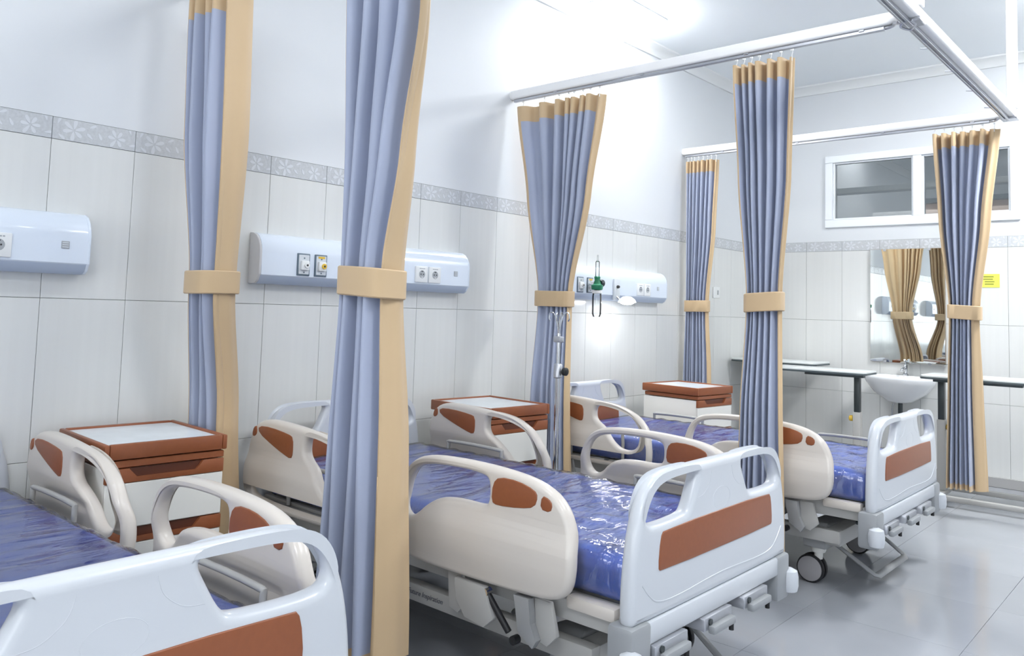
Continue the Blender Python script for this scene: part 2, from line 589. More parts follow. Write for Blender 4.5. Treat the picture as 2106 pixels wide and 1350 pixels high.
# back wall tiles face -Y: local +X -> world -Y, local +Y -> world +X
tile_wall(wall_back, 0.0, ROOM_X, lambda a, b, z: (a, Y_BACK, z), -PI / 2, 0.20)

# skirting, cornice
sk = tag(box('baseboard_back', 0.0, ROOM_X, Y_BACK - 0.012, Y_BACK + TH, 0.0, 0.075, M['skirting'], None, 0.003, 1), 'grey tile skirting along the far wall', kind='structure')
sk2 = tag(box('baseboard_left', -TH, 0.012, Y_NEAR, Y_BACK - 0.012, 0.0, 0.075, M['skirting'], None, 0.003, 1), 'grey tile skirting along the bed wall', kind='structure')
cpoly = [(0, 0), (0.075, 0), (0.075, -0.012), (0.06, -0.018), (0.03, -0.035), (0.016, -0.06), (0.016, -0.078), (0, -0.078)]
tag(prism('trim_1', [(u, H + v) for u, v in cpoly], Y_NEAR, Y_BACK, 'XZ', M['cornice']), 'white cornice between bed wall and ceiling', kind='structure')
tag(prism('trim_2', [(Y_BACK - u, H + v) for u, v in cpoly], 0.0, ROOM_X, 'YZ', M['cornice']), 'white cornice between far wall and ceiling', kind='structure')

# ---- high window in the far wall
win = tag(empty('window_1', ((WX0 + WX1) / 2, Y_BACK, WZ0)), 'high white two-pane window in the far wall', kind='structure')
cx_, wz = (WX0 + WX1) / 2, WZ0
def wbox(name, x0, x1, z0, z1, y0, y1, m, parent=win, bev=0.004):
    return box(name, x0 - cx_, x1 - cx_, y0, y1, z0 - wz, z1 - wz, m, parent, bev, 1)
fy0, fy1 = -0.022, 0.10
wbox('frame_rail', WX0 - .02, WX1 + .02, WZ1 - 0.045, WZ1 + 0.02, fy0, fy1, M['white_frame'])
wbox('frame_rail', WX0 - .02, WX1 + .02, WZ0 - 0.02, WZ0 + 0.05, fy0, fy1, M['white_frame'])
for a, b in ((WX0 - .02, WX0 + 0.045), (1.395, 1.462), (WX1 - 0.045, WX1 + 0.02)):
    wbox('frame_upright', a, b, WZ0 + 0.05, WZ1 - 0.045, fy0 + 0.001, fy1, M['white_frame'])
for a, b in ((WX0 + 0.045, 1.395), (1.462, WX1 - 0.045)):
    for q in ((a, a + 0.014, WZ0 + .05, WZ1 - .045), (b - 0.014, b, WZ0 + .05, WZ1 - .045)):
        wbox('sash_bead', *q, 0.0, 0.05, M['white_frame'], win, 0.002)
    for q in ((a + .014, b - .014, WZ0 + .05, WZ0 + .062), (a + .014, b - .014, WZ1 - .057, WZ1 - .045)):
        wbox('sash_bead', *q, 0.0, 0.05, M['white_frame'], win, 0.002)
    wbox('pane', a + .012, b - .012, WZ0 + .06, WZ1 - .055, 0.022, 0.027, M['glass'], win, 0.0)
# next room seen through it
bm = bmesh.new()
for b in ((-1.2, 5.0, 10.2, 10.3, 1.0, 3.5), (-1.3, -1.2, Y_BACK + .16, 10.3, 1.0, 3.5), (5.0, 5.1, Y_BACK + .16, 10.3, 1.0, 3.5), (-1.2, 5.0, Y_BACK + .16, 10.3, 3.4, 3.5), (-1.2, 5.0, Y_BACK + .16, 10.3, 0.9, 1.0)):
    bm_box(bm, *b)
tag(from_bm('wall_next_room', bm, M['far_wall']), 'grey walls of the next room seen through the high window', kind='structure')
nl = tag(empty('ceiling_lamp', (1.2, 8.6, 3.4)), 'added unseen lamp brightening the next room behind the high window', 'lamp')  # added so the panes of the high window look less dark
box('housing', -.3, .3, -.15, .15, -.04, 0, M['white_frame'], nl, .005)
box('diffuser', -.28, .28, -.13, .13, -.047, -.04, M['fill_next_room'], nl)
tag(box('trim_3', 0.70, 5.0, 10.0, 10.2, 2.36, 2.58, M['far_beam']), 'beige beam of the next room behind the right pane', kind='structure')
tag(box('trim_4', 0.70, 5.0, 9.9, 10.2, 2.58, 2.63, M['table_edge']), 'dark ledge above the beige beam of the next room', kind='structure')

# ---- ceiling lamps
def ceiling_lamp(x, y, label, wx=0.30, wy=0.60, glow='diffuser'):
    o = tag(empty('ceiling_lamp', (x, y, H)), label, 'lamp', 'ceiling lamps over the beds')
    box('housing', -wx / 2, wx / 2, -wy / 2, wy / 2, -0.018, 0.0, M['white_frame'], o, 0.004)
    box('diffuser', -wx / 2 + .01, wx / 2 - .01, -wy / 2 + .01, wy / 2 - .01, -0.070, -0.018, M[glow], o, 0.012, 2)
    return o
ceiling_lamp(0.24, 4.56, 'glaring white ceiling lamp above the far bed beside the wall')
ceiling_lamp(1.55, 2.40, 'white ceiling lamp above the middle bed, out of frame', glow='diffuser_bed')
ceiling_lamp(1.55, 0.30, 'white ceiling lamp above the nearest bed, out of frame', glow='diffuser_bed')
for x, y in ((3.05, 5.75), (3.6, 2.4), (3.6, -1.0)):  # unseen lamps added to brighten the back wall and the room
    ceiling_lamp(x, y, 'added square fill lamp over the ' + {5.75: 'far end', 2.4: 'middle', -1.0: 'near end'}[y] + ' of the aisle, out of frame', 0.6, 0.6, 'fill_far' if y > 5 else 'fill_aisle')['group'] = 'added fill lamps over the aisle'

# ------------------------------------------------------------------ curtain tracks
ZT = 2.515
XT = 2.317
def cross_track(y, label):
    o = tag(empty('curtain_track', (0.0, y, ZT)), label, 'curtain track', 'curtain tracks between the beds')
    box('pipe', 0.004, XT - 0.057, -0.026, 0.026, 0.012, 0.068, M['pipe'], o, 0.012, 3)
    box('glider_rail', 0.02, XT - 0.12, -0.011, 0.011, -0.006, 0.012, M['alu'], o, 0.003, 1)
    tube('rail_bend', smooth_path([(XT - 0.12, 0, 0.003), (XT - 0.085, -0.012, 0.003), (XT - 0.066, -0.05, 0.003)], 5), 0.008, M['alu'], o)
    for x in (0.35, 0.95, 1.55, 2.1):
        box('clip', x - .012, x + .012, -0.016, 0.016, 0.004, 0.014, M['alu'], o, 0.002, 1)
    lathe('wall_flange', [(0.03, 0.0), (0.03, 0.006), (0.024, 0.008)], M['pipe'], o, (0.001, 0, 0.04), 'X', 14)
    return o
cross_track(1.55, 'white curtain track above the front pair of curtains, out of frame')
cross_track(3.67, 'long white curtain track with metal rail above the middle pair of curtains')
cross_track(5.79, 'white curtain track farthest back, above the rearmost pair of curtains')
mt = tag(empty('main_curtain_track', (XT, 3.6, ZT)), 'white main curtain track running along the aisle from top right', 'curtain track')
box('pipe', -0.028, 0.028, -4.2, 2.23, 0.012, 0.068, M['pipe'], mt, 0.010, 3)
for x in (-0.036, -0.014):
    box('glider_rail', x - 0.006, x + 0.006, -4.2, 2.19, -0.006, 0.012, M['alu'], mt, 0.002, 1)
for y in (-1.9, 0.07, 2.19):
    box('joint_bracket', -0.055, 0.034, y - 0.045, y + 0.045, -0.002, 0.016, M['alu'], mt, 0.004, 1)
    box('hanger_post', -0.022, 0.034, y - 0.028, y + 0.028, 0.068, H - ZT, M['pipe'], mt, 0.004, 1)
for y in (0.45, 0.9, 1.35, 1.8):
    tube('stopper', [(-0.04, y, 0.0), (-0.075, y, 0.006)], 0.004, M['alu'], mt, 6)
tube('loop', smooth_path([(-0.03, 0.02, 0.0), (-0.05, 0.05, -0.012), (-0.02, 0.085, -0.02), (0.01, 0.05, -0.012), (0.0, 0.02, 0.0)], 5), 0.005, M['alu'], mt, 6)

# ------------------------------------------------------------------ curtains
def interp(keys, z):
    """keys: list of (z, v...), falling z; smooth in between"""
    if z >= keys[0][0]: return keys[0][1:]
    for a, b in zip(keys, keys[1:]):
        if z >= b[0]:
            t = (a[0] - z) / (a[0] - b[0])
            t = t * t * (3 - 2 * t) * 0.5 + t * 0.5
            return tuple(p + (q - p) * t for p, q in zip(a[1:], b[1:]))
    return keys[-1][1:]

HOOK = None
def curtain(label, Y, keys, N, seed, hem=0.18, top=2.47, strip=0.055, tie_tilt=0.0, tie_z=1.30, irregular=0.38):
    """keys: (z, x_left, x_right, amplitude, flap_dx, flap_dy) - pleated part from x_left to x_right, then a flat
    khaki edge flap that runs (flap_dx, flap_dy) from the last pleat"""
    global HOOK
    keys = [k if len(k) == 7 else k + (0.0,) for k in keys]
    rnd = random.Random(seed)
    root = tag(empty('ward_curtain', ((keys[0][1] + keys[0][2]) / 2, Y, hem)), label, 'curtain', 'tied ward curtains')
    ox, oy, oz = root.location
    PC = 14
    nc = N * PC
    NF = 10
    wts = [rnd.uniform(1 - irregular, 1 + irregular) for _ in range(N)]
    if irregular > 0.4: wts[0] *= 2.2; wts[1] *= 1.5
    tot = sum(wts)
    amps = [rnd.uniform(0.55, 1.25) for _ in range(N)]
    drift = [rnd.uniform(-1, 1) for _ in range(N + 1)]
    starts = [sum(wts[:i]) / tot for i in range(N)]
    zs = [top, top - 0.03, top - 0.06, top - 0.095]
    z = top - 0.095
    while z > hem + 0.09:
        z -= 0.055
        zs.append(z)
    zs = [q for q in zs if q > hem + 0.06] + [hem + 0.035, hem]
    rows = []
    for z in zs:
        xl, xr, A, fx, fy, push = interp(keys, z)
        row = []
        g = (top - z) / (top - hem)
        for c in range(nc + 1):
            k = min(c // PC, N - 1)
            u = (c - k * PC) / PC
            t = starts[k] + wts[k] / tot * u
            ph = 2 * PI * u
            a = A * (amps[k] if 0 < c < nc else 1.0)
            s = math.sin(ph)
            yy = -a * (abs(s) ** 0.8) * (1 if s > 0 else -1)
            x = xl + (xr - xl) * t
            x += (xr - xl) / N * (-0.07 * math.sin(2 * ph) + 0.10 * drift[k] * math.sin(PI * u) * math.sin(4.0 * g + 2.1 * drift[k]))
            yy += A * 0.22 * math.sin(3.1 * t * N + 5 * g + seed)
            row.append(Vector((x, Y + yy + push, z)))
        e = row[-1]
        fx_, fy_ = fx, fy
        for c in range(1, NF + 1):
            t = c / NF
            # the flap rounds the corner towards the viewer's right, with one shallow fold
            x = e.x + fx_ * t + 0.010 * math.sin(PI * t) + 0.004 * math.sin(3 * PI * t + 3 * g)
            y = e.y - A * 0.9 * math.sin(PI * min(1, t * 2.0)) * 0.35 + fy_ * t
            row.append(Vector((x, y, z)))
        rows.append(row)
    nC = nc + NF
    ns = max(1, int(PC * strip / 0.09))
    def build(name, cells, mtl, off=0.0, parent=root):
        vm, vs, fs = {}, [], []
        def vid(r, c):
            if (r, c) not in vm:
                p = rows[r][c]
                if off:
                    q0, q1 = rows[r][max(c - 1, 0)], rows[r][min(c + 1, nC)]
                    t = (q1 - q0); t.z = 0; t.normalize()
                    p = p + Vector((-t.y, t.x, 0)) * off
                vm[(r, c)] = len(vs); vs.append((p.x - ox, p.y - oy, p.z - oz))
            return vm[(r, c)]
        for r, c in cells:
            fs.append((vid(r, c), vid(r + 1, c), vid(r + 1, c + 1), vid(r, c + 1)))
        me = bpy.data.meshes.new(name)
        me.from_pydata(vs, [], fs)
        return finish(name, me, mtl, parent, 180)
    R = len(zs) - 1
    head = [r for r in range(R) if zs[r + 1] > top - 0.096]
    foot = [r for r in range(R) if zs[r] < hem + 0.036]
    mid = [r for r in range(R) if r not in head and r not in foot]
    main = range(ns, nc)
    build('panel', [(r, c) for r in mid for c in main], M['blue'])
    build('heading', [(r, c) for r in head for c in range(nC)], M['khaki'])
    build('hem', [(r, c) for r in foot for c in main], M['khaki'])
    build('edge_strip', [(r, c) for r in mid + foot for c in range(0, ns)], M['khaki'])
    build('edge_flap', [(r, c) for r in mid + foot for c in range(nc, nC)], M['khaki'])
    build('lining', [(r, c) for r in range(R) for c in range(nC)], M['khaki'], 0.0015)
    # tie-back: a closed band around the bundle
    z0, z1 = tie_z - 0.045, tie_z + 0.045
    pts = [p for r in range(len(zs)) if z0 - .05 <= zs[r] <= z1 + .05 for p in rows[r]]
    xa, xb = min(p.x for p in pts) - 0.005, max(p.x for p in pts) + 0.005
    ya, yb = min(p.y for p in pts) - 0.005, max(p.y for p in pts) + 0.008
    ring = []
    for a in range(40):
        t = 2 * PI * a / 40
        c, s = math.cos(t), math.sin(t)
        e = 0.5
        ring.append(((xa + xb) / 2 + (xb - xa) / 2 * math.copysign(abs(c) ** e, c), (ya + yb) / 2 + (yb - ya) / 2 * math.copysign(abs(s) ** e, s)))
    bm = bmesh.new()
    L = []
    for zz, g in ((z0, 0.0), (z0 + .004, 0.004), (z1 - .004, 0.004), (z1, 0.0), (z1, -0.004), (z0, -0.004)):
        lv = []
        for (x, y) in ring:
            d = Vector((x - (xa + xb) / 2, y - (ya + yb) / 2)); d.normalize()
            lv.append(bm.verts.new((x + d.x * g - ox, y + d.y * g - oy, zz - oz + tie_tilt * ((x - xa) / (xb - xa) - 0.5) + 0.002 * math.sin(9 * x + 14 * y))))
        L.append(lv)
    for i in range(6):
        A_, B_ = L[i], L[(i + 1) % 6]
        for k in range(40):
            bm.faces.new((A_[k], A_[(k + 1) % 40], B_[(k + 1) % 40], B_[k]))
    from_bm('tieback', bm, M['khaki'], root, 35)
    # hooks up to the rail
    for k in range(N + 1):
        c = min(k * PC + PC // 4, nC)
        p = rows[0][c]
        if HOOK is None:
            bm = bmesh.new()
            bm_tube(bm, [(0, 0, -0.02), (0, 0.0, 0.012), (0.004, 0, 0.022), (0, 0, 0.034)], 0.0022, 5)
            bm_box(bm, -0.006, 0.006, -0.004, 0.004, 0.030, 0.0375)
            HOOK = from_bm('hook', bm, M['socket'], root, 50, (p.x - ox, Y - oy, top - oz))
        else:
            o = bpy.data.objects.new('hook', HOOK.data)
            COL.objects.link(o)
            o.parent = root
            o.location = (p.x - ox, Y - oy, top - oz)
    return root

curtain('blue ward curtain with wide khaki edge between the nearest bed cabinet and wall', 1.55,
        [(2.47, .12, .375, .050, -.03, .135), (1.9, .15, .38, .045, -.03, .135), (1.345, .235, .385, .032, -.025, .11), (1.255, .235, .385, .032, -.025, .11), (.8, .11, .31, .042, -.04, .12, .09), (.18, .07, .29, .045, -.02, .13, .13)], 5, 3, strip=0.03)
curtain('blue ward curtain with khaki edge in the left foreground, reaching past the frame top', 1.55,
        [(2.47, 1.20, 1.55, .05, -.05, .08), (2.1, 1.21, 1.53, .048, -.045, .08), (1.7, 1.215, 1.455, .04, -.02, .085), (1.345, 1.21, 1.385, .030, 0.0, .095), (1.255, 1.21, 1.385, .030, 0.0, .095), (.8, 1.20, 1.40, .042, 0, .125), (.18, 1.185, 1.415, .048, 0, .15)], 4, 11, tie_tilt=-0.01, strip=0.02)
curtain('flared blue ward curtain by the wall behind the drip stand', 3.67,
        [(2.47, .055, .645, .045, .03, .05), (1.9, .15, .57, .04, .01, .05), (1.345, .25, .47, .028, -.01, .06), (1.255, .25, .47, .028, -.01, .06), (.8, .31, .55, .035, .01, .05, -.11), (.18, .31, .58, .035, .02, .05, -.13)], 7, 23, irregular=0.5, strip=0.02)
curtain('narrow blue ward curtain hanging in the far corner by the wall', 5.79,
        [(2.47, .035, .28, .035, .015, .04), (1.9, .04, .26, .035, .015, .04), (1.345, .045, .215, .025, .015, .03), (1.255, .045, .215, .025, .015, .03), (.8, .04, .235, .035, .02, .04), (.18, .035, .25, .04, .02, .04)], 7, 37, strip=0.02)
curtain('blue ward curtain in the middle of the photo between the two back beds', 3.67,
        [(2.47, 1.485, 1.765, .036, .01, .03), (1.9, 1.52, 1.755, .034, .008, .03), (1.345, 1.565, 1.715, .027, .004, .03), (1.255, 1.565, 1.715, .030, .004, .03), (.8, 1.585, 1.760, .034, .004, .03, -.10), (.18, 1.58, 1.785, .036, .004, .03, -.13)], 6, 41, strip=0.03, tie_tilt=0.015)
curtain('flared blue ward curtain on the right before the wash basin and mirror', 5.79,
        [(2.47, 1.865, 2.195, .04, .055, .03), (1.9, 1.90, 2.14, .038, .055, .03), (1.345, 1.955, 2.085, .028, .045, .03), (1.255, 1.955, 2.08, .028, .045, .03), (.8, 1.945, 2.08, .035, .06, .04), (.18, 1.93, 2.09, .04, .065, .05)], 6, 53, strip=0.05, tie_tilt=-0.01)

# ------------------------------------------------------------------ hospital beds
BX = 1.15      # bed origin along its length (head at 0.2, foot at 2.1 in these coordinates)
def bxy(pts, dx=-BX): return [(x + dx, z) for x, z in pts]

RAIL_FOOT = [(1.175, .50), (1.178, .58), (1.20, .66), (1.245, .72), (1.32, .748), (1.48, .756), (1.66, .752), (1.80, .735), (1.885, .69), (1.925, .60),
             (1.932, .52), (1.918, .455), (1.87, .418), (1.75, .408), (1.5, .404), (1.3, .404), (1.21, .418), (1.182, .45)]
HOLE_FOOT = [(1.222, .565), (1.220, .615), (1.236, .668), (1.272, .704), (1.34, .721), (1.48, .727), (1.575, .722), (1.600, .708), (1.600, .648), (1.582, .628), (1.46, .630), (1.38, .620), (1.33, .592), (1.295, .557), (1.255, .540)]
RAIL_HEAD = [(.225, .50), (.228, .60), (.245, .68), (.29, .735), (.37, .757), (.50, .755), (.66, .745), (.80, .728), (.91, .69), (.975, .62), (1.0, .54),
             (1.0, .47), (.98, .425), (.93, .408), (.70, .404), (.40, .404), (.27, .418), (.235, .45)]
HOLE_HEAD = [(.640, .722), (.72, .719), (.80, .706), (.868, .678), (.912, .635), (.93, .58), (.925, .530), (.885, .505), (.82, .505), (.775, .530), (.735, .570), (.70, .605), (.65, .632), (.632, .66)]
def soft(a, b, v):
    t = min(1, max(0, (v - a) / (b - a)))
    return t * t * (3 - 2 * t)

def make_bed():
    root = empty('hospital_bed', (BX, 2.36, 0))
    A, W, BR = M['abs_cool'], M['abs_warm'], M['brown']
    # --- side rails, two on either side
    for side in (-1, 1):
        def warp(u, w, s=side):
            # shoulder line: the lower shell stands prouder than the handle; the skirt tucks in again
            return s * (0.018 * (1 - soft(.54, .625, w)) - 0.010 * (1 - soft(.41, .50, w)))
        cuts = {1: [.42, .44, .46, .48, .50, .53, .55, .57, .59, .61, .63, .66]}
        yr = side * 0.508
        for nm, out, hole, inl, small in (
            ('head_side_rail', RAIL_HEAD, HOLE_HEAD,
             [(.312, .724), (.40, .728), (.53, .716), (.562, .706), (.564, .645), (.552, .622), (.50, .634), (.42, .658), (.318, .694)], [(.268, .688), (.278, .716), (.298, .722), (.303, .700), (.296, .684), (.276, .676)]),
            ('foot_side_rail', RAIL_FOOT, HOLE_FOOT,
             [(1.616, .650), (1.620, .705), (1.645, .728), (1.72, .728), (1.785, .712), (1.797, .695), (1.785, .662), (1.73, .650), (1.64, .642)], [(1.806, .662), (1.812, .702), (1.838, .696), (1.852, .682), (1.844, .658)])):
            r = plate(nm, bxy(out), [bxy(hole)], 0.048, 0.019, 'XZ', yr, W, root, 2, cuts, warp)
            plate('brown_inlay', bxy(inl), [], 0.054, 0.003, 'XZ', yr, BR, r, 1)
            plate('brown_inlay', bxy(small), [], 0.054, 0.003, 'XZ', yr, BR, r, 1)
            # swing arms holding the rail
            xm = 0.62 if nm[0] == 'h' else 1.62
            for xx in (xm - .18, xm + .18):
                pr = [(xx - .03 - BX, .40), (xx + .03 - BX, .40), (xx + .055 - BX, .31), (xx + .02 - BX, .275), (xx - .02 - BX, .285)]
                prism('swing_arm', pr, yr - side * 0.012 - .008, yr - side * 0.012 + .008, 'XZ', M['steel_white'], root, 0.003)
            if nm[0] == 'f':
                tube('gas_spring', [(1.60 - BX, yr + side * .012, .375), (1.69 - BX, yr + side * .012, .285)], 0.010, M['black'], root, 10)
                lathe('pivot_bolt', [(0.013, -.012), (0.013, .012), (0.008, .016)], M['chrome'], root, (1.60 - BX, yr + side * .014, .378), 'Y', 12)
                lathe('pivot_bolt', [(0.013, -.012), (0.013, .012), (0.008, .016)], M['black'], root, (1.715 - BX, yr + side * .012, .27), 'Y', 12)
                prism('lock_plate', [(1.71 - BX, .40), (1.77 - BX, .40), (1.775 - BX, .33), (1.80 - BX, .29), (1.785 - BX, .265), (1.73 - BX, .30)], yr - .02, yr + .004, 'XZ', M['steel_grey'], root, 0.002)
                prism('hinge_cover', [(1.47 - BX, .395), (1.60 - BX, .395), (1.64 - BX, .31), (1.60 - BX, .275), (1.52 - BX, .285), (1.48 - BX, .33)], yr - .028, yr - .005, 'XZ', M['steel_white'], root, 0.006)
    # --- foot board and head board
    def board(nm, x, hw, panel_side, zoff=0.0):
        s = hw / 0.497
        out = [(-.497, .40), (-.494, .52), (-.47, .62), (-.435, .705), (-.40, .755), (-.33, .782), (-.2, .790), (.2, .790), (.33, .788), (.40, .778), (.455, .745), (.488, .68), (.497, .58), (.497, .40), (.47, .392), (-.47, .392)]
        out = [(-.497, .40), (-.497, .50), (-.480, .62), (-.448, .71), (-.40, .765), (-.33, .786), (-.2, .790), (.2, .790), (.33, .786), (.40, .765), (.448, .71), (.480, .62), (.497, .50), (.497, .40), (.48, .392), (-.48, .392)]
        hl = [(-.432, .668), (-.420, .715), (-.388, .752), (-.33, .767), (-.16, .768), (-.142, .758), (-.160, .722), (-.190, .668), (-.215, .650), (-.40, .646)]
        hr = [(-y, z) for y, z in hl][::-1]
        f = lambda P: [(y * s, z + zoff) for y, z in P]
        b = plate(nm, f(out), [f(hl), f(hr)], 0.05, 0.021, 'YZ', x - BX, A, root, 2)
        pan = [(-.355, .53), (-.345, .61), (-.33, .630), (.36, .630), (.395, .622), (.402, .60), (.402, .535), (.39, .522), (-.34, .518)]
        pan = [(-.372, .53), (-.362, .61), (-.345, .630), (.345, .630), (.362, .61), (.372, .53), (.36, .518), (-.36, .518)]
        plate('brown_inlay', f(pan), [], 0.056, 0.003, 'YZ', x - BX, BR, b, 1)
        d = 0.0236 * panel_side
        # moulded lines on the outer face
        tube('moulded_line', smooth_path([(x - BX + d, y * s, z + zoff) for y, z in ((-.45, .50), (-.41, .462), (-.36, .438), (-.25, .432), (0, .44), (.25, .432), (.36, .438), (.41, .462), (.45, .50))], 6), 0.003, A, b, 6)
        for q in (-1, 1):
            tube('moulded_line', smooth_path([(x - BX + d, q * y * s, z + zoff) for y, z in ((.066, .757), (.079, .722), (.115, .694), (.155, .688))], 6), 0.0019, A, b, 6)
        tube('moulded_line', [(x - BX + d, 0.056 * math.cos(t) * s, .668 + zoff + 0.033 * math.sin(t)) for t in frange(0, 2 * PI, 25)][:-1], 0.0018, A, b, 5, True)
        return b
    board('footboard', 2.075, 0.497, 1)
    board('headboard', 0.19, 0.455, 1)
    box('foot_sill', 2.045 - BX, 2.105 - BX, -.44, .44, .335, .396, M['abs_cool'], root, .008)
    # --- corner bumpers
    for x, xs in ((2.06, 1), (0.185, -1)):
        for s in (-1, 1):
            c = box('corner_bumper', x - .035 - BX, x + .05 - BX, s * .46 - .05, s * .46 + .05, .245, .40, M['bumper'], root, .014)
            lathe('bumper_roller', [(0.012, .262), (.030, .267), (.034, .285), (.034, .315), (.030, .336), (.012, .345)], M['abs_cool'], c, (x + .045 * xs - BX, s * .508, 0), 'Z', 16)
    # --- platform and frame
    for s in (-1, 1):
        box('side_beam', .24 - BX, 2.04 - BX, s * .435 - .02, s * .435 + .02, .345, .405, M['steel_white'], root, .006)
        box('base_beam', .34 - BX, 1.92 - BX, s * .40 - .022, s * .40 + .022, .215, .275, M['steel_white'], root, .007)
        box('frame_corner_pad', 1.86 - BX, 2.03 - BX, s * .452 - .024, s * .452 + .024, .385, .425, M['abs_warm'], root, .012)
        tube('mattress_stop', smooth_path([(.42 - BX, s * .445, .41), (.42 - BX, s * .45, .555), (.45 - BX, s * .45, .578), (.74 - BX, s * .45, .578), (.77 - BX, s * .45, .555), (.77 - BX, s * .445, .41)], 4), 0.009, M['steel_white'], root)
        tube('mattress_stop', smooth_path([(1.50 - BX, s * .445, .41), (1.50 - BX, s * .45, .555), (1.53 - BX, s * .45, .578), (1.80 - BX, s * .45, .578), (1.83 - BX, s * .45, .555), (1.83 - BX, s * .445, .41)], 4), 0.009, M['steel_white'], root)
    for k, x in enumerate((.42, .88, 1.34, 1.80)):
        box('deck_panel', x - .215 - BX, x + .215 - BX, -.43, .43, .400, .418, M['steel_white'], root, .005)
    for x in (.38, 1.88):
        box('cross_beam', x - .035 - BX, x + .035 - BX, -.40, .40, .20, .27, M['steel_white'], root, .008)
    for x in (.62, 1.55):
        for s in (-1, 1):
            tube('lift_arm', [(x - BX, s * .33, .25), (x + .16 - BX, s * .33, .36)], 0.017, M['steel_grey'], root)
    # undercarriage covers with the casters
    for x in (.42, 1.79):
        pol = [(-.385, .17), (-.385, .265), (-.35, .285), (-.2, .266), (0, .258), (.2, .266), (.35, .285), (.385, .265), (.385, .17), (.27, .165), (.25, .20), (-.25, .20), (-.27, .165)]
        prism('caster_cover', pol, x - .055 - BX, x + .055 - BX, 'YZ', M['steel_grey'], root, .010)
        for s in (-1, 1):
            cy = s * .325
            cst = lathe('caster', [(.018, .11), (.020, .14), (.030, .142), (.034, .150), (.034, .175)], M['cab_white'], root, (x - BX, cy, 0), 'Z', 16)
            ax = -.030 if x > 1 else .030
            bm = bmesh.new()
            bm_box(bm, x + ax - .012 - BX, x + ax + .012 - BX, cy - .008, cy + .008, .058, .12, .003)
            from_bm('fork', bm, M['bumper'], cst, 40)
            for d in (-.021, .021):
                lathe('wheel', [(.050, -.011), (.061, -.010), (.064, -.005), (.064, .005), (.061, .010), (.050, .011)], M['black'], cst, (x + ax - BX, cy + d, .064), 'Y', 28)
                so = 1 if d > 0 else -1
                lathe('wheel_cover', [(.056, 0), (.056, .0025), (.05, .005), (.012, .006)] if so > 0 else [(.056, 0), (.056, -.0025), (.05, -.005), (.012, -.006)], M['wheel_grey'], cst, (x + ax - BX, cy + d + so * .0105, .064), 'Y', 28)
    # brake pedal frame at the foot
    tube('brake_bar', [(1.83 - BX, -.245, .175), (1.85 - BX, -.245, .165), (2.01 - BX, -.225, .064), (2.02 - BX, -.21, .06), (2.02 - BX, .21, .06), (2.01 - BX, .225, .064), (1.85 - BX, .245, .165), (1.83 - BX, .245, .175)], 0.008, M['steel_grey'], root, 8, ry=0.016)
    # hand cranks folded under the foot board
    for y in (-.335, -.06, .20):
        hb = box('crank_holder', 2.04 - BX, 2.12 - BX, y - .075, y + .10, .298, .336, M['alu'], root, .004)
        tube('crank_shaft', [(1.98 - BX, y - .045, .322), (2.125 - BX, y - .045, .322)], .010, M['dark_steel'], hb, 10)
        box('crank_handle', 2.118 - BX, 2.142 - BX, y - .055, y + .085, .290, .314, M['bumper'], hb, .006)
        tube('crank_pin', [(2.130 - BX, y + .075, .30), (2.130 - BX, y + .075, .27)], .008, M['black'], hb, 8)
    # --- mattress in its film
    def slab(nm, x0, x1, hw, z0, z1, rad, off, nx, ny, nz, mtl, seed):
        bm = bmesh.new()
        bmesh.ops.create_cube(bm, size=1.0)
        L = x1 - x0
        def cut(ax, n):
            for i in range(1, n):
                co = [0, 0, 0]; co[ax] = -0.5 + i / n
                no = [0, 0, 0]; no[ax] = 1
                bmesh.ops.bisect_plane(bm, geom=bm.verts[:] + bm.edges[:] + bm.faces[:], plane_co=co, plane_no=no)
        cut(0, nx); cut(1, ny); cut(2, nz)
        h = (z1 - z0) / 2
        for v in bm.verts:
            px, py, pz = v.co.x * L, v.co.y * 2 * hw, v.co.z * 2 * h
            ix, iy, iz = max(-L / 2 + rad, min(L / 2 - rad, px)), max(-hw + rad, min(hw - rad, py)), max(-h + rad, min(h - rad, pz))
            d = Vector((px - ix, py - iy, pz - iz))
            if d.length > 1e-6: d = d.normalized() * rad
            p = Vector((ix, iy, iz)) + d
            xw = p.x + (x0 + x1) / 2
            # tension wrinkles across the bed towards the head, crumples near the foot
            ft = soft(1.25, 1.75, xw)
            q = Vector((xw * 16 + 1.4 * math.sin(p.y * 5), p.y * 2.2, seed))
            wr = noise.noise(q) * 0.6 + noise.noise(q * 2.3) * 0.4
            cr = noise.noise(Vector((xw * 9, p.y * 8, seed + 3 * p.z))) * .6 + abs(noise.noise(Vector((xw * 19, p.y * 17, seed + 5)))) * .7
            amp = (wr * (1 - ft) * 0.009 + (cr - .25) * ft * 0.016)
            nrm = d.normalized() if d.length > 1e-6 else Vector((0, 0, 1 if pz > 0 else -1))
            if pz < -h * .8: amp *= .2
            v.co = Vector((xw - BX, p.y, p.z + (z0 + z1) / 2)) + nrm * (amp * (1.0 if off else 0.45) + off)
        return from_bm(nm, bm, mtl, root, 180)
    ms = slab('mattress', .24, 2.035, .425, .419, .548, .030, 0.0, 70, 28, 5, M['mattress'], 7.3)
    sl = slab('plastic_film', .237, 2.038, .428, .420, .551, .033, 0.006, 110, 44, 6, M['film'], 7.3)
    sl.parent = ms
    # lettering on the near base beam
    return root

